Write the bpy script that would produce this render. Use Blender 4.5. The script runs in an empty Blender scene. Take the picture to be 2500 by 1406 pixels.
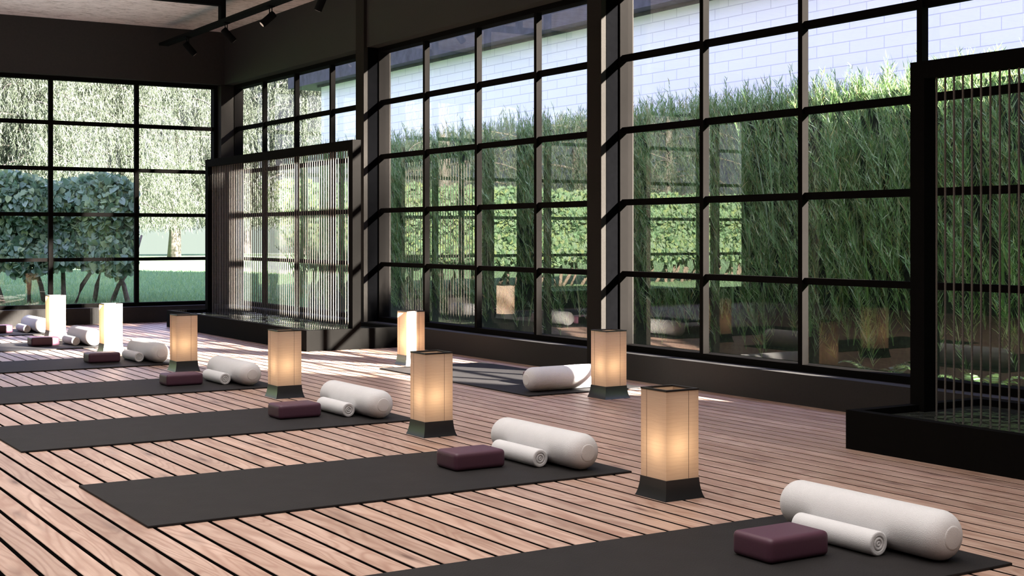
import bpy, bmesh, math, random
import numpy as np
from mathutils import Vector, Matrix

C = bpy.context.scene.collection
S = bpy.context.scene
R = math.radians

# ------------------------------------------------------------------ camera
cd = bpy.data.cameras.new('camera')
cam = bpy.data.objects.new('camera', cd); C.objects.link(cam)
cam.location = (0, 0, 1.0)
cam.rotation_euler = (R(90), 0, R(-32.067))
cd.sensor_width = 36; cd.lens = 48.03; cd.shift_y = -128.7 / 2500
cd.clip_start = 0.05; cd.clip_end = 400
S.camera = cam

# ------------------------------------------------------------------ world
SKY = 1.0
w = bpy.data.worlds.new('sky'); S.world = w; w.use_nodes = True
nt = w.node_tree; nt.nodes.clear()
tc = nt.nodes.new('ShaderNodeTexCoord'); sx = nt.nodes.new('ShaderNodeSeparateXYZ')
cr = nt.nodes.new('ShaderNodeValToRGB'); bg = nt.nodes.new('ShaderNodeBackground'); wo = nt.nodes.new('ShaderNodeOutputWorld')
nt.links.new(tc.outputs['Generated'], sx.inputs[0]); nt.links.new(sx.outputs['Z'], cr.inputs[0])
nt.links.new(cr.outputs[0], bg.inputs[0]); nt.links.new(bg.outputs[0], wo.inputs[0])
e = cr.color_ramp.elements
e[0].position = 0.0; e[0].color = (0.20, 0.235, 0.20, 1)
e[1].position = 0.012; e[1].color = (0.225, 0.255, 0.25, 1)
for p, c in ((0.04, (0.235, 0.255, 0.33, 1)), (0.13, (0.21, 0.215, 0.25, 1)), (0.22, (0.42, 0.44, 0.62, 1)), (0.35, (0.62, 0.65, 1.0, 1)), (1.0, (0.42, 0.48, 1.0, 1))):
    q = cr.color_ramp.elements.new(p); q.color = c
bg.inputs[1].default_value = 4.1 * SKY

# ------------------------------------------------------------------ sun
sl = bpy.data.lights.new('sun', 'SUN'); so = bpy.data.objects.new('sun', sl); C.objects.link(so)
sl.energy = 135; sl.color = (1.0, 0.93, 0.83); sl.angle = R(1.1)
so.rotation_euler = Vector((-0.49, 1.0, -0.402)).to_track_quat('-Z', 'Y').to_euler()
so.location = (9, -3, 8)

# ------------------------------------------------------------------ unseen area lights added to brighten floor and ceiling
def area(name, loc, size, power, col):
    l = bpy.data.lights.new(name, 'AREA'); l.shape = 'RECTANGLE'; l.size, l.size_y = size; l.energy = power; l.color = col
    o = bpy.data.objects.new(name, l); C.objects.link(o); o.location = loc
    return o
ca = area('added_floor_fill', (1.2, 4.2, 3.32), (5.6, 11.0), 284, (1.0, 0.945, 0.905)); ca.data.spread = R(110)  # added fill over the foreground boards, not a fixture of the room
up_fill = area('added_ceiling_fill', (1.3, 8.4, 2.45), (6.4, 13.4), 130, (0.92, 0.95, 1.0)); up_fill.rotation_euler = (R(180), 0, 0)  # faces up, added only to lift the ceiling brightness


vs = S.view_settings
S.display_settings.display_device = 'sRGB'
vs.view_transform = 'Standard'; vs.look = 'None'; vs.gamma = 1; vs.exposure = 0.0; vs.use_curve_mapping = False
S.cycles.max_bounces = 8; S.cycles.transparent_max_bounces = 24; S.cycles.sample_clamp_indirect = 6
S.cycles.caustics_reflective = False; S.cycles.caustics_refractive = False
try:
    S.cycles.use_denoising = True
except Exception:
    pass

# ------------------------------------------------------------------ helpers
def tag(o, label=None, cat=None, group=None, kind=None):
    if label: o['label'] = label
    if cat: o['category'] = cat
    if group: o['group'] = group
    if kind: o['kind'] = kind
    return o

def empty(name, loc=(0, 0, 0), rz=0):
    o = bpy.data.objects.new(name, None); C.objects.link(o); o.location = loc; o.rotation_euler = (0, 0, rz)
    o.empty_display_size = 0.1
    return o

class MB:
    def __init__(self): self.bm = bmesh.new()
    def box(self, x0, x1, y0, y1, z0, z1):
        m = Matrix.Translation(((x0 + x1) / 2, (y0 + y1) / 2, (z0 + z1) / 2)) @ Matrix.Diagonal((abs(x1 - x0), abs(y1 - y0), abs(z1 - z0), 1))
        bmesh.ops.create_cube(self.bm, size=1, matrix=m); return self
    def tube(self, pts, rad, n=8, cap=True):
        pts = [Vector(p) for p in pts]
        if not hasattr(rad, '__len__'): rad = [rad] * len(pts)
        rings = []
        up = Vector((0, 0, 1))
        for i, p in enumerate(pts):
            d = (pts[min(i + 1, len(pts) - 1)] - pts[max(i - 1, 0)]).normalized()
            a = d.cross(up if abs(d.z) < 0.95 else Vector((1, 0, 0))).normalized(); b = d.cross(a).normalized()
            rings.append([self.bm.verts.new(p + (a * math.cos(t) + b * math.sin(t)) * rad[i]) for t in (2 * math.pi * k / n for k in range(n))])
        for r0, r1 in zip(rings, rings[1:]):
            for k in range(n): self.bm.faces.new((r0[k], r0[(k + 1) % n], r1[(k + 1) % n], r1[k]))
        if cap:
            self.bm.faces.new(rings[0][::-1]); self.bm.faces.new(rings[-1])
        return self
    def lathe_y(self, prof, n=48, cx=0, cz=0):            # profile (y, r) turned about the Y axis
        rings = [[self.bm.verts.new((cx + r * math.cos(t), y, cz + r * math.sin(t))) for t in (2 * math.pi * k / n for k in range(n))] for y, r in prof]
        for r0, r1 in zip(rings, rings[1:]):
            for k in range(n): self.bm.faces.new((r0[k], r0[(k + 1) % n], r1[(k + 1) % n], r1[k]))
        self.bm.faces.new(rings[0][::-1]); self.bm.faces.new(rings[-1]); return self
    def build(self, name, mat, parent=None, smooth=False, bevel=0, seg=2):
        bm = self.bm
        if bevel:
            bmesh.ops.bevel(bm, geom=list(bm.edges), offset=bevel, segments=seg, profile=0.6, affect='EDGES')
        bmesh.ops.recalc_face_normals(bm, faces=bm.faces)
        me = bpy.data.meshes.new(name); bm.to_mesh(me); bm.free()
        if smooth:
            for p in me.polygons: p.use_smooth = True
        me.materials.append(mat)
        o = bpy.data.objects.new(name, me); C.objects.link(o)
        if parent: o.parent = parent
        return o

def auto_smooth(o, ang=35):
    me = o.data
    for p in me.polygons: p.use_smooth = True
    bm = bmesh.new(); bm.from_mesh(me)
    for ed in bm.edges:
        if len(ed.link_faces) == 2 and ed.calc_face_angle(0) > R(ang): ed.smooth = False
    bm.to_mesh(me); bm.free()

def fast_mesh(name, V, F, mat, parent=None, smooth=False):
    """V (n,3) floats; F list of int arrays, each (m,k)."""
    me = bpy.data.meshes.new(name)
    me.vertices.add(len(V)); me.vertices.foreach_set('co', np.asarray(V, dtype=np.float32).ravel())
    li = np.concatenate([f.ravel() for f in F]).astype(np.int32)
    tot = np.concatenate([np.full(len(f), f.shape[1]) for f in F]).astype(np.int32)
    st = np.concatenate([[0], np.cumsum(tot)[:-1]]).astype(np.int32)
    me.loops.add(len(li)); me.loops.foreach_set('vertex_index', li)
    me.polygons.add(len(tot)); me.polygons.foreach_set('loop_start', st); me.polygons.foreach_set('loop_total', tot)
    me.update(calc_edges=True); me.validate()
    if smooth: me.polygons.foreach_set('use_smooth', np.ones(len(tot), dtype=bool))
    me.materials.append(mat)
    o = bpy.data.objects.new(name, me); C.objects.link(o)
    if parent: o.parent = parent
    return o

def norm(a): return a / np.maximum(np.linalg.norm(a, axis=-1, keepdims=True), 1e-9)

def blades(P, D, L, W, B, rng):
    """curved tapering blades: base P, direction D, length L, width W, bend vector B -> (V, [quads, tris])"""
    n = len(P)
    D = norm(D); side = norm(np.cross(D, rng.normal(size=(n, 3)))) * (W / 2)[:, None]
    m = P + D * (L * .5)[:, None] + B * .25 * L[:, None]
    t = P + D * L[:, None] + B * L[:, None]
    V = np.stack([P - side, P + side, m - side * .8, m + side * .8, t], 1).reshape(-1, 3)
    b = np.arange(n)[:, None] * 5
    return V, b + np.array([[0, 1, 3, 2]]), b + np.array([[2, 3, 4]])

def blade_mesh(name, parts, mat, parent):
    Vs, Q, T, off = [], [], [], 0
    for V, q, t in parts:
        Vs.append(V); Q.append(q + off); T.append(t + off); off += len(V)
    return fast_mesh(name, np.concatenate(Vs), [np.concatenate(Q), np.concatenate(T)], mat, parent)

# ------------------------------------------------------------------ materials
def mat(name):
    m = bpy.data.materials.new(name); m.use_nodes = True
    n = m.node_tree.nodes; n.clear()
    out = n.new('ShaderNodeOutputMaterial'); b = n.new('ShaderNodeBsdfPrincipled')
    m.node_tree.links.new(b.outputs[0], out.inputs[0])
    return m, m.node_tree, b, out

def N(nt, typ, **kw):
    n = nt.nodes.new(typ)
    for k, v in kw.items():
        if k.startswith('i_'):
            key = k[2:]; n.inputs[int(key) if key.isdigit() else key].default_value = v
        else: setattr(n, k, v)
    return n

def math_(nt, op, a, b=None, c=None):
    n = nt.nodes.new('ShaderNodeMath'); n.operation = op
    for i, v in enumerate((a, b, c)):
        if v is None: continue
        if hasattr(v, 'is_linked') or isinstance(v, bpy.types.NodeSocket): nt.links.new(v, n.inputs[i])
        else: n.inputs[i].default_value = v
    return n.outputs[0]

def mapping(nt, scale, coord='Object', rot=(0, 0, 0)):
    t = nt.nodes.new('ShaderNodeTexCoord'); m = nt.nodes.new('ShaderNodeMapping')
    m.inputs['Scale'].default_value = scale; m.inputs['Rotation'].default_value = rot
    nt.links.new(t.outputs[coord], m.inputs[0]); return m.outputs[0]

def noise(nt, vec, scale, detail=3, rough=.55, dist=0):
    n = N(nt, 'ShaderNodeTexNoise', i_Scale=scale, i_Detail=detail, i_Roughness=rough, i_Distortion=dist)
    nt.links.new(vec, n.inputs['Vector']); return n.outputs['Fac']

def ramp(nt, fac, stops):
    r = nt.nodes.new('ShaderNodeValToRGB'); el = r.color_ramp.elements
    el[0].position, el[0].color = stops[0][0], (*stops[0][1], 1)
    el[1].position, el[1].color = stops[-1][0], (*stops[-1][1], 1)
    for p, c in stops[1:-1]:
        q = el.new(p); q.color = (*c, 1)
    nt.links.new(fac, r.inputs[0]); return r.outputs[0]

def mix(nt, fac, a, b, blend='MIX'):
    n = nt.nodes.new('ShaderNodeMix'); n.data_type = 'RGBA'; n.blend_type = blend
    for s, v in ((n.inputs[0], fac), (n.inputs[6], a), (n.inputs[7], b)):
        if isinstance(v, bpy.types.NodeSocket): nt.links.new(v, s)
        elif isinstance(v, (int, float)): s.default_value = v
        else: s.default_value = (*v, 1)
    return n.outputs[2]

def bump(nt, b, h, strength=.3, dist=.01):
    n = N(nt, 'ShaderNodeBump', i_Strength=strength, i_Distance=dist)
    nt.links.new(h, n.inputs['Height']); nt.links.new(n.outputs[0], b.inputs['Normal'])

def plain(name, col, rough=.5, metal=0, var=.12, scale=30, bs=.1, spec=.5):
    m, nt, b, _ = mat(name)
    v = mapping(nt, (1, 1, 1)); f = noise(nt, v, scale, 4)
    c = ramp(nt, f, ((.3, tuple(x * (1 - var) for x in col)), (.7, tuple(x * (1 + var) for x in col))))
    nt.links.new(c, b.inputs['Base Color'])
    b.inputs['Roughness'].default_value = rough; b.inputs['Metallic'].default_value = metal
    b.inputs['Specular IOR Level'].default_value = spec
    if bs: bump(nt, b, f, bs, .002)
    return m

M = {}
M['wall'] = plain('dark_plaster', (.026, .024, .0225), .85, var=.08, scale=60, bs=.15, spec=.25)
M['pillar'] = plain('dark_pillar_paint', (.021, .019, .017), .85, var=.08, scale=90, bs=.2, spec=.04)
M['frame'] = plain('dark_aluminium', (.0052, .0046, .0042), .85, var=.05, scale=40, bs=0, spec=.02)
M['basin'] = plain('black_basin', (.0048, .0044, .0040), .85, var=.08, scale=50, bs=.05, spec=.03)
M['screen'] = plain('black_screen_frame', (.0048, .0044, .0040), .85, var=.1, scale=120, bs=.1, spec=.02)
M['reveal_dark'] = plain('painted_reveal_shadow', (.0016, .0016, .0018), .9, bs=0, spec=.0)  # near-black colour standing in for shadow on the pillar sides
M['track'] = plain('black_track', (.003, .003, .003), .85, var=.05, bs=0, spec=.05)
M['base'] = plain('black_lantern_base', (.020, .021, .022), .32, var=.05, scale=40, bs=0, spec=.6)
M['rim'] = plain('black_rim', (.012, .011, .010), .5, var=.05, bs=0)
M['rope'] = plain('brown_rope', (.145, .130, .113), .75, var=.3, scale=260, bs=.5)
M['ground'] = plain('dark_joint_rubber', (.0022, .002, .002), 1.0, bs=0, spec=0.0)
M['fascia'] = plain('slate_fascia', (.050, .048, .062), .8, var=.35, scale=6, bs=.3)
M['bark'] = plain('bark', (.22, .165, .13), .9, var=.45, scale=18, bs=.8)
M['pale_bark'] = plain('pale_bark', (.095, .080, .072), .9, var=.25, scale=8, bs=.6)

# ceiling
m, nt, b, _ = mat('rough_plaster_ceiling'); M['ceiling'] = m
v = mapping(nt, (1.0, 2.6, 1)); f = noise(nt, v, 4.5, 8, .68, .6); f2 = noise(nt, mapping(nt, (1.2, 4.0, 1)), 9, 7, .72)
cc = ramp(nt, f, ((.30, (.34, .30, .285)), (.44, (.70, .64, .62)), (.75, (.84, .79, .77))))
c2 = ramp(nt, f2, ((.38, (.38, .34, .33)), (.47, (1, 1, 1)), (1, (1, 1, 1))))
nt.links.new(mix(nt, .8, cc, c2, 'MULTIPLY'), b.inputs['Base Color']); b.inputs['Roughness'].default_value = .9
bump(nt, b, f2, .6, .01)

# floor boards
PITCH, PH = 0.097, 0.864
m, nt, b, _ = mat('larch_boards'); M['boards'] = m
tcn = nt.nodes.new('ShaderNodeTexCoord'); sp = nt.nodes.new('ShaderNodeSeparateXYZ'); nt.links.new(tcn.outputs['Object'], sp.inputs[0])
u = math_(nt, 'DIVIDE', math_(nt, 'SUBTRACT', sp.outputs[0], PH), PITCH)
k = math_(nt, 'FLOOR', u)
wn = N(nt, 'ShaderNodeTexWhiteNoise', noise_dimensions='1D'); nt.links.new(k, wn.inputs['W'])
rnd = wn.outputs['Value']
xf = math_(nt, 'FRACT', u)
off = math_(nt, 'MULTIPLY', rnd, 57.0)
def comb(xm, ym, ox=0.0):
    c = nt.nodes.new('ShaderNodeCombineXYZ')
    nt.links.new(math_(nt, 'MULTIPLY', xf, xm), c.inputs[0])
    nt.links.new(math_(nt, 'ADD', math_(nt, 'MULTIPLY', sp.outputs[1], ym), off), c.inputs[1])
    nt.links.new(off, c.inputs[2]); return c.outputs[0]
n1 = noise(nt, comb(.55, .75), 1.0, 2.5, .45, .35)
rings = math_(nt, 'SINE', math_(nt, 'MULTIPLY', n1, 120.0))
rings = math_(nt, 'MULTIPLY_ADD', rings, .5, .5)
n2 = noise(nt, comb(14, 3.0), 2.0, 6, .7)
n3 = noise(nt, comb(.7, .9), 2.0, 4, .6)
base = ramp(nt, n3, ((.28, (.31, .185, .135)), (.42, (.45, .30, .23)), (.60, (.56, .395, .315)), (.78, (.63, .465, .38))))
col = mix(nt, math_(nt, 'MULTIPLY', math_(nt, 'POWER', rings, 2.5), .58), base, (.30, .16, .115))
col = mix(nt, math_(nt, 'MULTIPLY', math_(nt, 'SUBTRACT', n2, .38), 1.1), col, (.30, .17, .12))
# knots
vo = N(nt, 'ShaderNodeTexVoronoi', i_Scale=1.0); nt.links.new(comb(1.25, 2.3), vo.inputs['Vector'])
kd = math_(nt, 'ADD', vo.outputs['Distance'], math_(nt, 'MULTIPLY', math_(nt, 'SUBTRACT', n2, .5), .10))
kf = ramp(nt, kd, ((.06, (1, 1, 1)), (.13, (.5, .5, .5)), (.36, (0, 0, 0))))
wn2 = N(nt, 'ShaderNodeSeparateColor'); nt.links.new(vo.outputs['Color'], wn2.inputs[0])
kk = math_(nt, 'MULTIPLY', kf, math_(nt, 'GREATER_THAN', wn2.outputs[0], .45))
col = mix(nt, math_(nt, 'MULTIPLY', kk, .9), col, (.12, .06, .045))
hs = N(nt, 'ShaderNodeHueSaturation'); nt.links.new(col, hs.inputs['Color'])
nt.links.new(math_(nt, 'MULTIPLY_ADD', rnd, .28, .86), hs.inputs['Value'])
nt.links.new(hs.outputs[0], b.inputs['Base Color'])
b.inputs['Roughness'].default_value = .40; b.inputs['Specular IOR Level'].default_value = .5
bump(nt, b, math_(nt, 'ADD', math_(nt, 'MULTIPLY', rings, .5), n2), .12, .002)

# yoga mat
m, nt, b, _ = mat('charcoal_mat'); M['mat'] = m
v = mapping(nt, (1, 1, 1))
ck = N(nt, 'ShaderNodeTexVoronoi', i_Scale=170.0); nt.links.new(v, ck.inputs['Vector'])
f = noise(nt, v, 8, 3)
nt.links.new(ramp(nt, f, ((.3, (.018, .0165, .0165)), (.7, (.022, .0202, .0202)))), b.inputs['Base Color'])
b.inputs['Roughness'].default_value = .72; b.inputs['Specular IOR Level'].default_value = .13
bump(nt, b, ck.outputs['Distance'], .35, .002)

# fabrics
def fabric(name, col, scale, strength, rough=.95, sheen=.3):
    m, nt, b, _ = mat(name)
    v = mapping(nt, (1, 1, 1)); vo = N(nt, 'ShaderNodeTexVoronoi', i_Scale=scale); nt.links.new(v, vo.inputs['Vector'])
    f = noise(nt, v, 14, 4)
    c = ramp(nt, f, ((.3, tuple(x * .95 for x in col)), (.7, col)))
    c = mix(nt, math_(nt, 'MULTIPLY', vo.outputs['Distance'], .35), c, tuple(x * .6 for x in col))
    nt.links.new(c, b.inputs['Base Color']); b.inputs['Roughness'].default_value = rough
    b.inputs['Sheen Weight'].default_value = sheen; b.inputs['Specular IOR Level'].default_value = .2
    bump(nt, b, vo.outputs['Distance'], strength, .004); return m
M['bolster'] = fabric('knitted_white_cotton', (.80, .795, .80), 520, .32)
M['bolster_end'] = fabric('white_end_panel', (.785, .775, .77), 520, .3)
M['towel'] = fabric('white_terry', (.82, .815, .82), 620, .35)
M['block'] = plain('burgundy_foam', (.080, .030, .050), .5, var=.06, scale=200, bs=.06, spec=.45)

# lantern shade
m, nt, b, out = mat('ramie_paper_shade'); M['shade'] = m
nt.nodes.remove(b)
tcn = nt.nodes.new('ShaderNodeTexCoord'); sp = nt.nodes.new('ShaderNodeSeparateXYZ'); nt.links.new(tcn.outputs['Object'], sp.inputs[0])
fib = noise(nt, mapping(nt, (10, 10, 260)), 1.0, 4, .6, .4)
fib2 = noise(nt, mapping(nt, (160, 160, 12)), 1.0, 3, .6)
sw = noise(nt, mapping(nt, (1.5, 1.5, 1)), 9, 3)
ln = math_(nt, 'SINE', math_(nt, 'ADD', math_(nt, 'MULTIPLY', sp.outputs[2], 420.0), math_(nt, 'MULTIPLY', sw, 9.0)))
lf = math_(nt, 'GREATER_THAN', ln, .965)
c = ramp(nt, fib, ((.3, (.72, .60, .50)), (.7, (.78, .67, .57))))
c = mix(nt, math_(nt, 'MULTIPLY', fib2, .15), c, (.62, .48, .38))
c = mix(nt, math_(nt, 'MULTIPLY', lf, .22), c, (.45, .33, .26))
df = nt.nodes.new('ShaderNodeBsdfDiffuse'); tr = nt.nodes.new('ShaderNodeBsdfTranslucent'); mx = nt.nodes.new('ShaderNodeMixShader')
nt.links.new(c, df.inputs[0]); nt.links.new(mix(nt, 1.0, c, (1.0, .88, .74), 'MULTIPLY'), tr.inputs[0]); mx.inputs[0].default_value = .5
nt.links.new(df.outputs[0], mx.inputs[1]); nt.links.new(tr.outputs[0], mx.inputs[2]); nt.links.new(mx.outputs[0], out.inputs[0])
M['seam'] = plain('shade_wire', (.10, .065, .05), .7, bs=0)

m, nt, b, _ = mat('bulb_glass'); M['bulb'] = m
b.inputs['Base Color'].default_value = (.9, .85, .75, 1); b.inputs['Emission Color'].default_value = (1, .78, .45, 1); b.inputs['Emission Strength'].default_value = 6

m, nt, b, _ = mat('spot_lens'); M['lens'] = m
b.inputs['Base Color'].default_value = (.55, .42, .36, 1); b.inputs['Roughness'].default_value = .3
b.inputs['Emission Color'].default_value = (1, .8, .7, 1); b.inputs['Emission Strength'].default_value = .25

# thin window glass
m, nt, b, out = mat('window_glass'); M['glass'] = m
nt.nodes.remove(b)
fr = N(nt, 'ShaderNodeFresnel', i_IOR=1.75); gl = N(nt, 'ShaderNodeBsdfGlossy', i_Roughness=0.0); tp = nt.nodes.new('ShaderNodeBsdfTransparent')
gl.inputs[0].default_value = (1, .97, .93, 1)
tp.inputs[0].default_value = (.975, .975, .98, 1)
mx = nt.nodes.new('ShaderNodeMixShader')
geo = nt.nodes.new('ShaderNodeNewGeometry')
# the same reflectance from both sides of the pane
nt.links.new(math_(nt, 'MULTIPLY_ADD', geo.outputs['Backfacing'], 1 / 1.75 - 1.75, 1.75), fr.inputs['IOR'])
nt.links.new(fr.outputs[0], mx.inputs[0]); nt.links.new(tp.outputs[0], mx.inputs[1]); nt.links.new(gl.outputs[0], mx.inputs[2]); nt.links.new(mx.outputs[0], out.inputs[0])

# water
m, nt, b, _ = mat('pool_water'); M['water'] = m
b.inputs['Base Color'].default_value = (.05, .055, .045, 1); b.inputs['Roughness'].default_value = .04; b.inputs['IOR'].default_value = 1.5
b.inputs['Specular IOR Level'].default_value = .8
bump(nt, b, noise(nt, mapping(nt, (1, 1, 1)), 9, 2, .4, .3), .55, .03)

# white block building
m, nt, b, _ = mat('white_block_wall'); M['blocks'] = m
tcn = nt.nodes.new('ShaderNodeTexCoord'); sp = nt.nodes.new('ShaderNodeSeparateXYZ'); nt.links.new(tcn.outputs['Object'], sp.inputs[0])
cb = nt.nodes.new('ShaderNodeCombineXYZ'); nt.links.new(sp.outputs[1], cb.inputs[0]); nt.links.new(sp.outputs[2], cb.inputs[1])
br = N(nt, 'ShaderNodeTexBrick', i_Scale=1.0); nt.links.new(cb.outputs[0], br.inputs['Vector'])
br.inputs['Color1'].default_value = (.88, .875, .88, 1); br.inputs['Color2'].default_value = (.90, .895, .90, 1); br.inputs['Mortar'].default_value = (.62, .61, .65, 1)
br.inputs['Mortar Size'].default_value = .006; br.inputs['Mortar Smooth'].default_value = .2
br.inputs['Brick Width'].default_value = .54; br.inputs['Row Height'].default_value = .1436
nt.links.new(br.outputs['Color'], b.inputs['Base Color']); b.inputs['Roughness'].default_value = .9
bump(nt, b, br.outputs['Fac'], .3, -.01)

# foliage
def leafmat(name, cols, trans=.35, rough=.5, spec=.3):
    m, nt, b, out = mat(name)
    g = nt.nodes.new('ShaderNodeNewGeometry')
    c = ramp(nt, g.outputs['Random Per Island'], tuple((i / (len(cols) - 1), c) for i, c in enumerate(cols)))
    nt.links.new(c, b.inputs['Base Color']); b.inputs['Roughness'].default_value = rough; b.inputs['Specular IOR Level'].default_value = spec
    t = nt.nodes.new('ShaderNodeBsdfTranslucent'); nt.links.new(c, t.inputs[0]); mx = nt.nodes.new('ShaderNodeMixShader'); mx.inputs[0].default_value = trans
    nt.links.new(b.outputs[0], mx.inputs[1]); nt.links.new(t.outputs[0], mx.inputs[2]); nt.links.new(mx.outputs[0], out.inputs[0]); return m
M['hedge'] = leafmat('hedge_needles', ((.07, .13, .035), (.15, .28, .085), (.28, .44, .19), (.17, .29, .07), (.48, .60, .36), (.34, .29, .09)), .3)
M['fern'] = leafmat('fern_green', ((.03, .06, .02), (.05, .10, .03), (.07, .11, .03)), .3)
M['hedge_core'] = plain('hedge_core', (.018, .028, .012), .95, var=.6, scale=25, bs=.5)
M['conifer'] = leafmat('conifer_needles', ((.055, .066, .050), (.072, .090, .062), (.100, .118, .080), (.084, .098, .076), (.060, .066, .060)), .45)
M['shrub'] = leafmat('shrub_leaves', ((.05, .10, .045), (.13, .23, .12), (.23, .34, .20), (.33, .41, .17), (.09, .17, .09), (.30, .40, .27)), .3, .4, .4)
M['grass'] = leafmat('grass_blades', ((.13, .24, .11), (.18, .32, .15), (.24, .39, .17), (.26, .38, .12)), .35)
m, nt, b, _ = mat('lawn_green'); M['lawn'] = m
f = noise(nt, mapping(nt, (1, 1, 1)), 1.4, 8, .7)
nt.links.new(ramp(nt, f, ((.3, (.12, .23, .10)), (.55, (.17, .30, .13)), (.8, (.22, .35, .11)))), b.inputs['Base Color'])
b.inputs['Roughness'].default_value = .9
bump(nt, b, noise(nt, mapping(nt, (1, 1, 1)), 40, 4), 1.0, .05)

# ================================================================== ROOM SHELL
XL, YF, YB, XR, ZC = -2.24, -3.0, 15.51, 5.70, 3.40
fb = MB()
i = int((XL - PH) / PITCH) - 1
while PH + i * PITCH < XR:
    x0 = max(PH + i * PITCH + .0078, XL); x1 = min(PH + (i + 1) * PITCH - .0078, XR + .02)
    if x1 > XL + .01: fb.box(x0, x1, YF, YB + .02, -.022, 0)
    i += 1
floor = tag(fb.build('floor', M['boards'], bevel=0.0012, seg=1), kind='structure')
sub = MB().box(XL - .1, XR + .25, YF - .1, YB + .25, -.14, -.002).build('black_joint_filler', M['ground'], floor)

MB().box(XL - .2, XR + .26, YF - .2, YB + .26, ZC, ZC + .15).build('ceiling', M['ceiling'])
tag(bpy.data.objects['ceiling'], kind='structure')

SILL, HEAD = .182, 2.781
# right wall: lintel + parapet + pillars
XO = 5.955
COLS = [(.20, .375), (4.03, 4.205), (7.86, 8.035), (11.69, 11.865)]
BAYS = [(4.205, 7.86), (8.035, 11.69), (11.865, YB + .01)]
wr = tag(MB().box(XR, XO, 4.03, YB + .25, HEAD, ZC).build('wall_right', M['wall']), kind='structure')
MB().box(XR, XO, 4.03, YB + .25, -.1, SILL).build('parapet', M['wall'], wr)
MB().box(XR, XO, YF - .15, 4.04, -.1, ZC).build('solid_panel', M['wall'], wr)
for y0, y1 in COLS[1:]:
    MB().box(5.67, XO, y0, y1, 0, ZC).build('pillar', M['pillar'], wr)
# back wall
YO = 15.765
BCOL = [(1.62, 1.80)]
BB = [(1.80, 5.66), (XL, 1.62)]
wb = tag(MB().box(XL - .15, XR, YB, YO, HEAD, ZC).build('wall_back', M['wall']), kind='structure')
MB().box(XL - .15, XR, YB, YO, -.1, SILL).build('parapet', M['wall'], wb)
MB().box(1.62, 1.80, YB - .03, YO, 0, ZC).build('pillar', M['pillar'], wb)
MB().box(5.66, 5.83, YB, YO, SILL, HEAD).build('pillar', M['pillar'], wb)
tag(MB().box(XL - .15, XL, YF - .15, YO, -.1, ZC).build('wall_left', M['wall']), kind='structure')
tag(MB().box(XL, XR, YF - .15, YF, -.1, ZC).build('wall_front', M['wall']), kind='structure')

TR = [(.706, .745), (1.213, 1.256), (1.725, 1.769), (2.238, 2.284)]
def window(n, a0, a1, side, panes=4):
    """grid window between a0 and a1 along the wall; side 'x' = right wall, 'y' = back wall"""
    f0 = 5.82 if side == 'x' else 15.63       # front face of frame
    def bx(mb, p0, p1, q0, q1, z0, z1):       # p across the wall thickness, q along it
        return mb.box(p0, p1, q0, q1, z0, z1) if side == 'x' else mb.box(q0, q1, p0, p1, z0, z1)
    mb = MB()
    bx(mb, f0, f0 + .11, a0, a1, HEAD - .043, HEAD)
    bx(mb, f0, f0 + .11, a0, a1, SILL, SILL + .042)
    jw = .022 if side == 'x' else .045
    bx(mb, f0, f0 + .11, a0, a0 + jw, SILL + .042, HEAD - .043)
    bx(mb, f0, f0 + .11, a1 - jw, a1, SILL + .042, HEAD - .043)
    w_ = tag(mb.build('window_%d' % n, M['frame']), kind='structure')
    if side == 'x':
        MB().box(5.712, f0, a1 - .004, a1 - .0005, SILL, HEAD - .0005).build('reveal_shadow_strip', M['reveal_dark'], w_)  # thin black strips put where the reveal lies in shadow
        MB().box(5.712, f0, a0 + .0005, a0 + .004, SILL, HEAD - .0005).build('reveal_shadow_strip', M['reveal_dark'], w_)
    pw = (a1 - a0) / panes
    for k in range(1, panes):
        c_ = a0 + k * pw
        hw = .0185 if side == 'x' else .024
        bx(MB(), f0, f0 + .05, c_ - hw, c_ + hw, SILL + .042, HEAD - .043).build('mullion', M['frame'], w_)
    for z0, z1 in TR:
        bx(MB(), f0 + .018, f0 + .058, a0 + jw, a1 - jw, z0, z1).build('transom', M['frame'], w_)
    g = f0 + .070
    bm = bmesh.new()
    q = [(a0 + .01, SILL + .02), (a1 - .01, SILL + .02), (a1 - .01, HEAD - .02), (a0 + .01, HEAD - .02)]
    vs_ = [bm.verts.new((g, a, z) if side == 'x' else (a, g, z)) for a, z in q]
    bm.faces.new(vs_)
    me = bpy.data.meshes.new('glass_pane'); bm.to_mesh(me); bm.free(); me.materials.append(M['glass'])
    o = bpy.data.objects.new('glass_pane', me); C.objects.link(o); o.parent = w_
    return w_
window(1, *BAYS[0], 'x'); window(2, *BAYS[1], 'x'); window(3, *BAYS[2], 'x')
window(4, 1.80, 5.66, 'y'); window(5, XL, 1.62, 'y')

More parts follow.
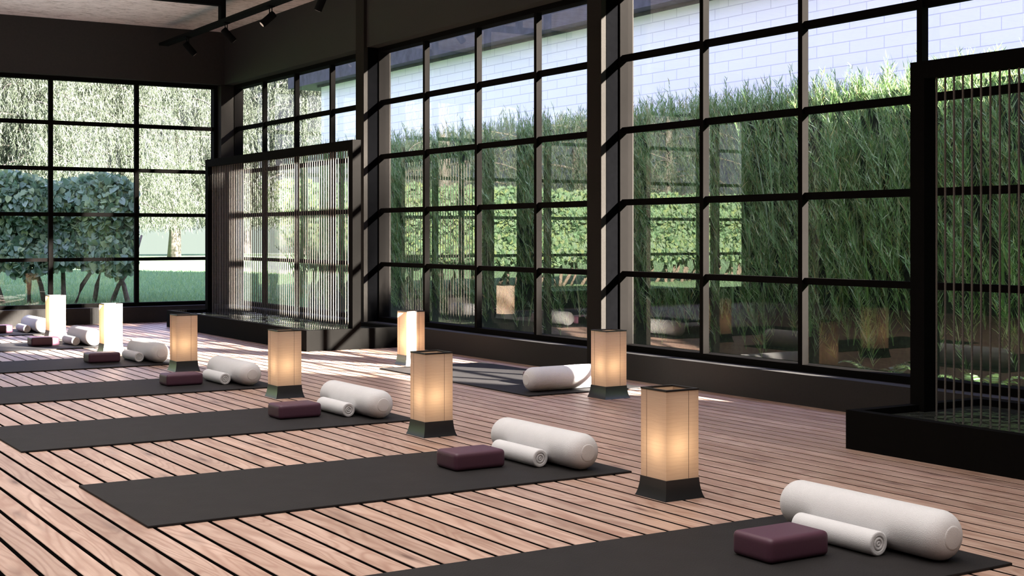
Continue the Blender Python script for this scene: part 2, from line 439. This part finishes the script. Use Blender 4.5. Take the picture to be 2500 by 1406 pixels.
# ================================================================== WATER FEATURES
def fountain(y1, kind):
    """basin with a string screen; y1 = far end, y0 = near end along the window wall"""
    y0 = y1 - 3.79
    xa, xb, t, z1 = 4.73, 5.669, .055, .182
    lab = {'far': ('long black water basin below the string screen in the far window corner', 'black framed string screen standing in the far corner basin'),
           'near': ('black water basin cut by the right edge of the picture', 'tall black string screen at the right edge, its ropes widely spaced')}[kind]
    mb = MB().box(xa, xa + t, y0, y1, 0, z1).box(xb - t, xb - .002, y0, y1, 0, z1).box(xa + t, xb - t, y0, y0 + t, 0, z1).box(xa + t, xb - t, y1 - t, y1, 0, z1)
    mb.box(xa + t, xb - t, y0 + t, y1 - t, 0, .03)
    bs = mb.build('water_basin', M['basin']); tag(bs, lab[0], 'water basin', 'black water basins along the windows')
    bm = bmesh.new()
    nx, ny = 12, 48
    g = bmesh.ops.create_grid(bm, x_segments=nx, y_segments=ny, size=.5, matrix=Matrix.Translation(((xa + xb) / 2, (y0 + y1) / 2, .150)) @ Matrix.Diagonal((xb - xa - 2 * t, y1 - y0 - 2 * t, 1, 1)))
    me = bpy.data.meshes.new('water'); bm.to_mesh(me); bm.free(); me.materials.append(M['water'])
    wt = bpy.data.objects.new('water', me); C.objects.link(wt); wt.parent = bs; wt['label'] = 'rippling water surface'
    # screen
    sx0, sx1, pw, ztop = 5.165, 5.245, .086, 1.838
    e_ = empty('string_screen', ((sx0 + sx1) / 2, (y0 + y1) / 2, .03)); tag(e_, lab[1], 'screen', 'string screens standing in the basins')
    ox, oy = e_.location.x, e_.location.y
    def L(o): o.location = (-ox, -oy, -.03); return o
    ea, eb = y0 + .001, y1 - .001
    L(MB().box(sx0, sx1, ea, ea + pw, z1 + .0 if False else .03, ztop).build('post', M['screen'], e_))
    L(MB().box(sx0, sx1, eb - pw, eb, .03, ztop).build('post', M['screen'], e_))
    L(MB().box(sx0, sx1, ea + pw, eb - pw, ztop - .082, ztop).build('top_rail', M['screen'], e_))
    n = 68; a, b_ = ea + pw + .041, eb - pw - .041
    first = None
    for k_ in range(n + 1):
        y = a + (b_ - a) * k_ / n
        if first is None:
            mb = MB(); H = ztop - .082 - .06
            pts = [(0, 0, .06 + H * j / 40) for j in range(41)]
            first = mb.tube(pts, .0048, 8, False).build('rope_strand', M['rope'], e_, smooth=True)
            first.location = (0, y - oy, -.03)
        else:
            c_ = first.copy(); C.objects.link(c_); c_.parent = e_; c_.location = (0, y - oy, -.03)
fountain(14.66, 'far')
fountain(4.60, 'near')

# ================================================================== LANTERNS
def make_lantern():
    t = empty('floor_lantern')
    # flared base
    prof = [(0.0, .095), (.010, .0905), (.026, .0860), (.045, .0825), (.064, .0805), (.076, .0800)]
    bm = bmesh.new(); rings = []
    for z, h in prof: rings.append([bm.verts.new((sx_ * h, sy_ * h, z)) for sx_, sy_ in ((-1, -1), (1, -1), (1, 1), (-1, 1))])
    for r0, r1 in zip(rings, rings[1:]):
        for k_ in range(4): bm.faces.new((r0[k_], r0[(k_ + 1) % 4], r1[(k_ + 1) % 4], r1[k_]))
    bm.faces.new(rings[0][::-1]); bm.faces.new(rings[-1])
    me = bpy.data.meshes.new('base'); bm.to_mesh(me); bm.free(); me.materials.append(M['base'])
    o = bpy.data.objects.new('base', me); C.objects.link(o); o.parent = t; auto_smooth(o, 40)
    # shade walls
    h, zb, zt = .078, .0765, .4135
    bm = bmesh.new()
    r0 = [bm.verts.new((a * h, b_ * h, zb)) for a, b_ in ((-1, -1), (1, -1), (1, 1), (-1, 1))]
    r1 = [bm.verts.new((a * h, b_ * h, zt)) for a, b_ in ((-1, -1), (1, -1), (1, 1), (-1, 1))]
    for k_ in range(4): bm.faces.new((r0[k_], r0[(k_ + 1) % 4], r1[(k_ + 1) % 4], r1[k_]))
    me = bpy.data.meshes.new('shade'); bm.to_mesh(me); bm.free(); me.materials.append(M['shade'])
    sh = bpy.data.objects.new('shade', me); C.objects.link(sh); sh.parent = t
    mb = MB()
    q = h + .0002
    for a, b_ in ((-1, .042), (1, -.042)):
        mb.box(a * q - .0004, a * q + .0004, b_ - .0007, b_ + .0007, zb, zt)
    for b_, a in ((-1, .030), (1, -.030)):
        mb.box(a - .0007, a + .0007, b_ * q - .0004, b_ * q + .0004, zb, zt)
    mb.build('shade_wire', M['seam'], t)
    r = .0012; i_ = .011
    mb = MB().box(-h - r, h + r, -h - r, -h + i_, zt - .004, zt + .003).box(-h - r, h + r, h - i_, h + r, zt - .004, zt + .003)
    mb.box(-h - r, -h + i_, -h + i_, h - i_, zt - .004, zt + .003).box(h - i_, h + r, -h + i_, h - i_, zt - .004, zt + .003)
    mb.build('top_rim', M['rim'], t)
    bm = bmesh.new(); bmesh.ops.create_icosphere(bm, subdivisions=2, radius=.013, matrix=Matrix.Translation((-.010, -.010, .185)))
    me = bpy.data.meshes.new('bulb'); bm.to_mesh(me); bm.free(); me.materials.append(M['bulb'])
    for p in me.polygons: p.use_smooth = True
    bu = bpy.data.objects.new('bulb', me); C.objects.link(bu); bu.parent = t
    MB().tube([(-.010, -.010, .076), (-.010, -.010, .176)], .006, 10).build('lamp_holder', M['rim'], t)
    l = bpy.data.lights.new('lantern_light', 'POINT'); l.energy = .60; l.color = (1, .80, .56); l.shadow_soft_size = .055
    lo = bpy.data.objects.new('lantern_light', l); C.objects.link(lo); lo.parent = t; lo.location = (-.015, -.015, .195)
    return t

def copy_tree(o, parent=None):
    c_ = o.copy(); C.objects.link(c_)
    if parent is not None: c_.parent = parent
    for ch in o.children: copy_tree(ch, c_)
    return c_

LP = [(3.296, 4.122), (3.298, 6.026), (3.302, 7.925), (3.306, 9.85), (3.306, 11.76), (3.306, 13.67), (4.985, 6.832), (4.962, 9.396)]
LL = ['glowing paper lantern nearest the camera, between the two front mats',
      'glowing paper lantern between the second and third mats from the front',
      'glowing paper lantern between the third and fourth mats from the front',
      'glowing paper lantern in front of the left end of the far basin',
      'sunlit paper lantern, second from the left edge of the picture',
      'sunlit paper lantern farthest from the camera, leftmost in the picture',
      'paper lantern beside the white bolster of the mat under the windows',
      'half sunlit paper lantern at the far end of the mat under the windows']
lan = make_lantern()
for k_, ((x, y), lb) in enumerate(zip(LP, LL)):
    o = lan if k_ == 0 else copy_tree(lan)
    o.location = (x, y, 0); tag(o, lb, 'lantern', 'square paper floor lanterns')

# ================================================================== MAT SETS
def make_mat():
    return MB().box(-1.03, 1.03, -.451, .451, 0, .009).build('yoga_mat', M['mat'], bevel=.003, seg=2)

def make_block():
    o = MB().box(-.1235, .1235, -.088, .088, 0, .077).build('yoga_block', M['block'], bevel=.021, seg=5)
    for p in o.data.polygons: p.use_smooth = True
    return o

def make_bolster():
    t = empty('bolster')
    Rr, q, Lh = .077, .056, .352
    pr = []
    for k_ in range(9):
        a = math.pi / 2 * k_ / 8; pr.append((-Lh + q * (1 - math.sin(a)) , Rr - q + q * math.cos(a)))
    # order from the tip outwards
    pr = sorted([(-Lh + q * (1 - math.cos(a)), Rr - q + q * math.sin(a)) for a in (math.pi / 2 * k_ / 9 for k_ in range(10))])
    for j in range(1, 12): pr.append((-Lh + q + (2 * Lh - 2 * q) * j / 12, Rr))
    pr += [(Lh - q * (1 - math.cos(a)), Rr - q + q * math.sin(a)) for a in (math.pi / 2 * (1 - k_ / 9) for k_ in range(10))]
    o = MB().lathe_y(pr, 64, 0, Rr).build('body', M['bolster'], t); auto_smooth(o, 45)
    for s_ in (-1, 1):
        e_ = MB().lathe_y(sorted([(s_ * (Lh - .006), .038), (s_ * (Lh - .0026), .0372), (s_ * (Lh - .0006), .0350), (s_ * (Lh + .0004), .031)]), 48, 0, Rr).build('end_panel', M['bolster_end'], t)
        auto_smooth(e_, 50)
    return t

def make_towel():
    t = empty('rolled_towel')
    Rr, Lh, th = .0385, .172, .0095
    pr = sorted([(-Lh + .004 * (1 - math.cos(a)) + .004, Rr - .004 + .004 * math.sin(a)) for a in (math.pi / 2 * k_ / 4 for k_ in range(5))])
    pr = [(-Lh + .006, .004), (-Lh + .006, Rr - .007)] + [(-Lh + .0005, Rr - .0055), (-Lh, Rr - .004), (-Lh + .0012, Rr - .0015), (-Lh + .005, Rr)]
    pr2 = [(-y, r_) for y, r_ in pr][::-1]
    mid = [(-Lh + .03 + (2 * Lh - .06) * j / 6, Rr) for j in range(7)]
    o = MB().lathe_y(pr + mid + pr2, 56, 0, Rr).build('roll', M['towel'], t); auto_smooth(o, 60)
    for s_ in (-1, 1):
        rp = []
        for k_ in range(72):
            r_ = .0004 + (Rr - .0012) * k_ / 71
            gd = sum(math.exp(-((r_ - c_) / w_) ** 2) * dp for c_, w_, dp in ((0, .0022, .005), (.0105, .0017, .0055), (.0215, .0018, .0060)))
            ed = max(0, (r_ - Rr + .006)) ** 2 * 90
            rp.append((s_ * (Lh + .0018 - gd - ed), r_))
        rp = [(s_ * (Lh - .012), .0004)] + rp + [(s_ * (Lh - .012), Rr - .0012)]
        e_ = MB().lathe_y(rp, 48, 0, Rr).build('rolled_edge', M['towel'], t, smooth=True)
    return t

mat0, blk0, bol0, tow0 = make_mat(), make_block(), make_bolster(), make_towel()
posn = ['in the bottom right corner, nearest the camera', 'second from the front', 'third from the front', 'fourth from the front', 'fifth from the front', 'sixth from the front', 'farthest from the camera at the left edge']
anchor = ['on the nearest mat at the bottom right', 'on the second mat from the front', 'on the third mat from the front', 'on the fourth mat from the front', 'on the fifth mat from the front', 'on the sixth mat, partly in sun', 'on the farthest mat at the left edge']
first = [True]
def place(o, first_, x, y, z, rz):
    c_ = o if first_ else copy_tree(o)
    c_.location = (x, y, z); c_.rotation_euler = (0, 0, rz); return c_
for k_ in range(7):
    yc = 3.152 + 1.9045 * k_
    f_ = k_ == 0
    tag(place(mat0, f_, 2.451, yc, 0, 0), 'charcoal yoga mat on the boards, ' + posn[k_], 'yoga mat', 'charcoal yoga mats in the row')
    tag(place(blk0, f_, 2.957, yc - .002, .009, 0), 'burgundy yoga block ' + anchor[k_], 'yoga block', 'burgundy yoga blocks')
    tag(place(tow0, f_, 3.199, yc - .006, .009, 0), 'white rolled towel ' + anchor[k_], 'towel', 'white rolled towels')
    tag(place(bol0, f_, 3.3165, yc - .015, .009, 0), 'white round bolster ' + anchor[k_], 'bolster', 'white round bolsters')
mx_, my_ = 5.028, 8.14
tag(place(mat0, False, mx_, my_, 0, R(-90)), 'sunlit charcoal yoga mat lying along the windows', 'yoga mat', 'charcoal yoga mats in the row')
tag(place(bol0, False, mx_ - .015, my_ - .8655, .009, R(-90)), 'half sunlit white bolster on the mat under the windows', 'bolster', 'white round bolsters')
tag(place(blk0, False, mx_ - .002, my_ - .506, .009, R(-90)), 'burgundy yoga block behind the bolster on the mat under the windows', 'yoga block', 'burgundy yoga blocks')

# ================================================================== TRACK LIGHTING
TX0, TX1, TZ0, TZ1 = 4.83, 4.94, 3.150, 3.180
tr_ = MB().box(TX0, TX1, 2.0, 15.25, TZ0, TZ1).build('light_track', M['track'])
tag(tr_, 'black suspended lighting track below the ceiling', 'light track')
for yy in (13.36, 7.5, 3.0):
    MB().box(4.86, 4.91, yy - .045, yy + .045, TZ1, ZC).build('hanger', M['track'], tr_)
tag(MB().box(2.6, 4.86, 13.315, 13.405, 3.335, ZC - .0005).build('ceiling_bar', M['track']), 'black flat bar on the ceiling ending at the track hanger', 'ceiling bar')
def make_spot(ax):
    t = empty('track_spotlight')
    mb = MB().box(-.030, .030, -.030, .030, -.012, 0); mb.build('mount', M['track'], t)
    mb = MB().box(-.004, .004, -.034, -.028, -.115, -.010).box(-.004, .004, .028, .034, -.115, -.010)
    mb.build('yoke', M['track'], t)
    ax = Vector(ax).normalized()
    a_, b_ = Vector((0, 0, -.100)) - ax * .045, Vector((0, 0, -.100)) + ax * .115
    o = MB().tube([a_, a_ + ax * .004, b_ - ax * .003, b_], [.030, .0345, .0345, .032], 28).build('lamp_head', M['track'], t); auto_smooth(o, 40)
    MB().tube([b_ - ax * .004, b_ + ax * .0015], .026, 28).build('lens', M['lens'], t)
    return t
SP = [(14.42, (.58, -.01, -.62), 'track spotlight at the far end of the track'), (13.24, (.60, -.02, -.60), 'track spotlight below the track hanger'),
      (12.06, (-.64, .11, -.60), 'track spotlight tilted left with a pale lens'), (10.88, (-.2, .3, -.75), 'track spotlight touching the top edge of the picture')]
for y, ax, lb in SP:
    o = make_spot(ax); o.location = (4.885, y, TZ0); tag(o, 'small black cylinder ' + lb, 'spotlight', 'spotlights on the track')

# ================================================================== OUTSIDE
GZ = -.10
rng = np.random.default_rng(7)
def at(px, d):                                            # point on the ground along a view direction, d metres deep
    r_ = (px - 1250) / 3335.5 * d; th = R(32.067)
    return r_ * math.cos(th) + d * math.sin(th), -r_ * math.sin(th) + d * math.cos(th)

# lawn: a large field with gentle far edge
bm = bmesh.new()
bmesh.ops.create_grid(bm, x_segments=60, y_segments=60, size=.5, matrix=Matrix.Translation((12, 30, GZ - .02)) @ Matrix.Diagonal((170, 100, 1, 1)))
me = bpy.data.meshes.new('lawn'); bm.to_mesh(me); bm.free(); me.materials.append(M['lawn'])
lawn = bpy.data.objects.new('lawn', me); C.objects.link(lawn); tag(lawn, kind='structure')
# grass tufts in the visible wedge
n = 70000
d = 17 + 26 * rng.random(n) ** 1.3; px = -120 + 980 * rng.random(n)
th = R(32.067); r_ = (px - 1250) / 3335.5 * d
X = r_ * math.cos(th) + d * math.sin(th); Y = -r_ * math.sin(th) + d * math.cos(th)
k_ = (Y > 16) & ~((X > 7.9) & (Y < 19.4)) & ~((X > 11.5) & (Y < 28.2))
P = np.stack([X, Y, np.full(n, GZ - .02)], 1)[k_]; n = len(P)
D = np.stack([rng.normal(0, .35, n), rng.normal(0, .35, n), np.ones(n)], 1)
go = blade_mesh('grass', [blades(P, D, .05 + .06 * rng.random(n), .008 + .006 * rng.random(n), rng.normal(0, .25, (n, 3)), rng)], M['grass'], None)
tag(go, 'short green grass on the lawn behind the far window', 'grass', kind='stuff')

# white neighbour building
bl = MB().box(12, 20, .6, 26.8, GZ - .1, 4.55).build('neighbour_building', M['blocks'])
tag(bl, 'white block building with a dark slate fascia behind the hedge', 'building')
MB().box(11.7, 20, .6, 27.9, 4.19, 7.0).build('fascia', M['fascia'], bl)['label'] = 'dark slate fascia'
MB().box(11.8, 20, 3.9, 12.5, 7.0, 9.6).build('added_shade_block', M['fascia'], bl)  # unseen block added to throw shade on the leafy shrub
MB().box(11.95, 12.2, .6, 26.9, 4.15, 4.19).build('cornice', M['fascia'], bl)
# unseen wall added to keep the sun off the near window end
tag(MB().box(6.02, 7.26, 2.45, 2.65, GZ, 5.2).build('wall_sun_blocker', M['wall']), kind='structure')

# hedge
HX, HY0, HY1, HT = 8.0, 4.6, 18.7, 2.13
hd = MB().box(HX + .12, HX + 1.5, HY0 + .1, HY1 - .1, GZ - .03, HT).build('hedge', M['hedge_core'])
tag(hd, 'tall feathery green hedge between the windows and the white building', 'hedge')
def sprigs(ns, base, updir, L, leanx, seed, needles=46, nl=(.05, .12)):
    rg = np.random.default_rng(seed); parts = []
    Ls = L[0] + (L[1] - L[0]) * rg.random(ns)
    D = norm(updir + rg.normal(0, .16, (ns, 3)))
    Bd = rg.normal(0, .10, (ns, 3)) + np.array([leanx, 0, 0])
    parts.append(blades(base, D, Ls, np.full(ns, .007), Bd, rg))
    side = norm(np.cross(D, np.array([1.0, 0, 0]) + rg.normal(0, .35, (ns, 3))))
    for j in range(needles):
        f_ = (j + rg.random(ns)) / needles
        p = base + D * (Ls * f_)[:, None] + Bd * (Ls * f_ ** 2)[:, None]
        s_ = 1 if j % 2 else -1
        nd = D * (.9 + .5 * rg.random(ns))[:, None] + side * s_ * (.35 + .55 * rg.random(ns))[:, None] + rg.normal(0, .14, (ns, 3)) + np.array([leanx * .6, 0, 0])
        ln = (nl[0] + (nl[1] - nl[0]) * rg.random(ns)) * (1.15 - .5 * f_)
        parts.append(blades(p, nd, ln, .0050 + .004 * rg.random(ns), rg.normal(0, .12, (ns, 3)) + np.array([0, 0, .12]), rg))
    return parts
ns = 2600
base = np.stack([HX + .10 - .16 * rng.random(ns), HY0 + (HY1 - HY0) * rng.random(ns), GZ + (HT - GZ - .68) * rng.random(ns) ** .62], 1)
p1 = sprigs(ns, base, np.array([[-.16, 0, 1.0]]), (.35, .75), -.12, 1)
ns = 3400                                                   # fringe on the top
base = np.stack([HX + 1.0 * rng.random(ns) ** 1.5, HY0 + (HY1 - HY0) * rng.random(ns), HT - .28 + .20 * rng.random(ns)], 1)
p2 = sprigs(ns, base, np.array([[-.05, 0, 1.0]]), (.16, .36), -.03, 2, 20, (.05, .11))
ns = 300                                                    # left end
base = np.stack([HX + .1 + 1.2 * rng.random(ns), HY1 - .1 + .1 * rng.random(ns), GZ + (HT - GZ - .4) * rng.random(ns)], 1)
p3 = sprigs(ns, base, np.array([[0, .2, 1.0]]), (.35, .7), 0, 3, 36)
ns = 900                                                     # looser stretch out of view, added to dim the low sun at the windows
base = np.stack([HX + .5 * rng.random(ns), -3.0 + 7.6 * rng.random(ns), GZ + 1.9 * rng.random(ns) ** .7], 1)
p4 = sprigs(ns, base, np.array([[-.05, 0, 1.0]]), (.30, .55), -.05, 4, 22, (.06, .14))
ns = 800
base = np.stack([HX + .10 - .12 * rng.random(ns), HY0 + (HY1 - HY0) * rng.random(ns), HT - .72 + .42 * rng.random(ns)], 1)
p2 += sprigs(ns, base, np.array([[-.16, 0, 1.0]]), (.28, .45), -.12, 5, 30, (.05, .11))
ns = 95                                                     # long pale plumes standing out of the front
base = np.stack([HX - .04 - .06 * rng.random(ns), HY0 + .2 + (HY1 - HY0 - .4) * rng.random(ns), GZ + .1 + .9 * rng.random(ns)], 1)
p0 = sprigs(ns, base, np.array([[-.03, 0, 1.0]]), (.75, 1.2), -.03, 6, 64, (.10, .24))
p0[0] = blades(base, np.tile([-.03, 0, 1.0], (ns, 1)), np.full(ns, 1.05), np.full(ns, .022), rng.normal(0, .06, (ns, 3)), rng)
p2 += p0
blade_mesh('hedge_foliage', p1 + p2 + p3 + p4, M['hedge'], hd)

# small ferns close to the windows
def fern(x, y, h, lb, seed):
    rg = np.random.default_rng(seed)
    t = empty('fern', (x, y, GZ)); tag(t, lb, 'fern', 'small ferns outside the near windows')
    parts = []
    nf = 11
    for k_ in range(nf):
        a = 2 * math.pi * k_ / nf + rg.random(); L_ = h * (1.0 + .5 * rg.random())
        s = np.linspace(.12, 1, 26)
        P_ = np.stack([math.cos(a) * L_ * .75 * s, math.sin(a) * L_ * .75 * s, L_ * (1.15 * s - .75 * s ** 2) * 1.2], 1)
        T_ = norm(np.gradient(P_, axis=0)); Sd = norm(np.cross(T_, np.array([0, 0, 1.0])))
        for sg in (-1, 1):
            parts.append(blades(P_, Sd * sg + T_ * .5, .30 * L_ * (1.05 - s), np.full(26, .014), np.tile([0, 0, -.15], (26, 1)), rg))
        parts.append(blades(P_[:-1], T_[:-1], np.linalg.norm(np.diff(P_, axis=0), axis=1) * 1.2, np.full(25, .005), np.zeros((25, 3)), rg))
    blade_mesh('frond', parts, M['fern'], t)['label'] = 'arching fern fronds'
fern(7.15, 6.62, .30, 'small fern outside the window beside the reflected lantern', 11)
fern(7.1, 5.75, .26, 'small fern seen at the left post of the near string screen', 12)
fern(7.0, 5.05, .22, 'bright small fern seen through the ropes at the right edge', 13)

# weeping conifers
def conifer(px, d, H, rad, low, seed, lb, nb=62, spb=150):
    rg = np.random.default_rng(seed)
    x, y = at(px, d)
    t = empty('weeping_conifer', (x, y, GZ)); tag(t, lb, 'tree', 'weeping conifers beyond the lawn')
    MB().tube([(0, 0, -.1), (.05, 0, 1.2), (-.03, .05, 3), (.05, 0, 6), (0, 0, H * .96)], [.36, .29, .26, .19, .04], 14).build('trunk', M['pale_bark'], t, smooth=True)
    bmb = MB(); parts = []
    for k_ in range(nb):
        f_ = (k_ + rg.random()) / nb; z0 = low + .9 + (H - low - 1.4) * f_ ** 1.05
        a = k_ * 2.4 + rg.random() * .7; L_ = rad * (1 - .62 * f_) * (.75 + .4 * rg.random())
        s = np.linspace(0, 1, 9)
        pts = np.stack([math.cos(a) * L_ * s + .12 * np.sin(5 * s + k_), math.sin(a) * L_ * s + .1 * np.cos(4 * s + k_), z0 + L_ * (.28 * s - .42 * s ** 2)], 1)
        bmb.tube(pts.tolist(), [.055 * (1 - .85 * q_) + .006 for q_ in s], 6)
        nst = int(spb * (1 - .35 * f_))
        u = .12 + .88 * rg.random(nst); p0 = np.stack([np.interp(u, s, pts[:, j]) for j in range(3)], 1)
        p0 += rg.normal(0, 1, (nst, 3)) * np.array([.42, .42, .12]) * (.4 + u)[:, None]
        sl_ = .55 + 1.15 * rg.random(nst)
        out = np.stack([np.full(nst, math.cos(a)), np.full(nst, math.sin(a)), np.zeros(nst)], 1) * .22
        for j in range(15):
            g_ = (j + rg.random(nst)) / 15
            p = p0 + out * (g_ * sl_)[:, None]; p[:, 2] -= sl_ * g_ ** 1.25
            keep = p[:, 2] > low * (.85 + .3 * rg.random(nst))
            nd = np.stack([rg.normal(0, .42, nst), rg.normal(0, .42, nst), -np.ones(nst)], 1)
            if keep.any():
                parts.append(blades(p[keep], nd[keep], .12 + .13 * rg.random(keep.sum()), .018 + .020 * rg.random(keep.sum()), rg.normal(0, .15, (keep.sum(), 3)), rg))
    bmb.build('branches', M['pale_bark'], t, smooth=True)
    blade_mesh('foliage', parts, M['conifer'], t)
conifer(425, 70, 12.5, 5.2, 1.5, 21, 'weeping conifer with a pale trunk, seen right of the leafy shrub')
conifer(250, 62, 12, 5.0, 1.4, 22, 'weeping conifer rising behind the right part of the leafy shrub')
conifer(60, 56, 12, 5.0, 1.2, 23, 'weeping conifer rising behind the left part of the leafy shrub')
conifer(-130, 60, 12, 5.0, 1.2, 24, 'weeping conifer cut by the left edge of the picture')
conifer(600, 86, 12, 4.6, 1.6, 25, 'weeping conifer seen through the far string screen')
conifer(735, 74, 12, 4.6, 1.6, 26, 'weeping conifer beside the end of the white building')
conifer(285, 78, 15.5, 5.5, 3.4, 27, 'taller weeping conifer standing farther back between two others')

def conifer_at(x, y, *a):
    global at
    keep = at; at = lambda px, d: (x, y)
    conifer(0, 0, *a); at = keep
conifer_at(-14, 46, 12, 5.2, 1.2, 41, 'weeping conifer mirrored in the window pane right of the middle pillar', 40, 60)
conifer_at(-23, 50, 12, 5.4, 1.2, 42, 'weeping conifer mirrored beside the dark pier in the nearest window', 40, 60)
conifer_at(-33, 56, 13, 6.0, 1.2, 43, 'weeping conifer mirrored at the right end of the bright reflection', 40, 60)
conifer_at(-4, 50, 12, 5.4, 1.2, 44, 'weeping conifer mirrored in the middle window behind the rope reflection', 40, 60)
conifer_at(18.5, -11.0, 15, 4.6, 1.0, 45, 'tall weeping conifer beyond the picture whose shade dapples the far screen', 44, 75)

# leafy shrub
sxp, syp = at(112, 21.8)
sh = empty('leafy_shrub', (sxp, syp, GZ)); tag(sh, 'broad leafy shrub with large rounded leaves outside the far window', 'shrub')
sh.rotation_euler = (0, 0, R(-14))
rg = np.random.default_rng(31)
nl = 9000
W_, Dp, z0, z1 = 2.75, 1.3, .38, 1.97
u = rg.random((nl, 3))
lx = (u[:, 0] - .5) * W_; ly = (u[:, 1] - .5) * Dp
fr_ = rg.random(nl) < .72                                  # concentrate leaves near the shell
ly[fr_] = -Dp / 2 + .22 * rg.random(fr_.sum())
top = z1 - .16 * np.sin(lx * 4 + 1) * .5 - .12 * (np.abs(lx) / (W_ / 2)) ** 4 - .1 * rg.random(nl)
bot = z0 + .18 * np.abs(np.sin(lx * 2.3 + .6)) + .1 * rg.random(nl)
lz = bot + (top - bot) * u[:, 2]
tf = rg.random(nl) < .16
lz[tf] = top[tf] + .08 * rg.random(tf.sum()); ly[tf] = (rg.random(tf.sum()) - .5) * Dp
ly += .10 * np.sin(lx * 5) + .08 * np.sin(lz * 7)
cpos = np.stack([lx, ly, lz], 1)
nrm = norm(np.stack([rg.normal(0, .85, nl), -1.0 + rg.normal(0, .6, nl), .45 + rg.normal(0, .75, nl)], 1))
tip = norm(np.cross(nrm, np.cross(np.stack([rg.normal(0, .7, nl), rg.normal(0, .3, nl), -np.ones(nl)], 1), nrm)))
sd = norm(np.cross(nrm, tip)); sc = (.060 + .050 * rg.random(nl))[:, None]
outl = [(0, -.45, 0), (.42, -.50, .10), (.56, -.02, .14), (.34, .42, .07), (0, .72, -.10), (-.34, .42, .07), (-.56, -.02, .14), (-.42, -.50, .10)]
V = np.stack([cpos + sc * (a * sd + b_ * tip + c_ * nrm) for a, b_, c_ in outl], 1).reshape(-1, 3)
bi = np.arange(nl)[:, None] * 8
fast_mesh('leaves', V, [np.concatenate([bi + np.array([[0, 1, 2, 3]]), bi + np.array([[0, 3, 4, 5]]), bi + np.array([[0, 5, 6, 7]])])], M['shrub'], sh)
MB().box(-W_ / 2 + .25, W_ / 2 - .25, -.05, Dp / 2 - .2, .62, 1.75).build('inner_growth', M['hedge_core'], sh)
for k_ in range(11):
    x0 = -W_ / 2 + .15 + (W_ - .3) * k_ / 10 + rg.normal(0, .05); dx = rg.normal(0, .16)
    MB().tube([(x0, -.2 + .3 * rg.random(), -.05), (x0 + dx * .5, -.15, .30), (x0 + dx * 1.4, -.1, .62), (x0 + dx * 2, 0, 1.1)], [.045, .036, .030, .016], 8).build('stem', M['bark'], sh, smooth=True)

for k_ in range(1, 7):                                      # the row goes on to the left, mirrored in the side windows
    c_ = copy_tree(sh); c_.location = (sxp - 2.72 * k_ * math.cos(R(14)), syp + 2.72 * k_ * math.sin(R(14)), GZ)
    c_['label'] = 'leafy shrub of the row left of the picture, seen mirrored in the side windows'; c_['group'] = 'leafy shrubs of the row left of the picture'
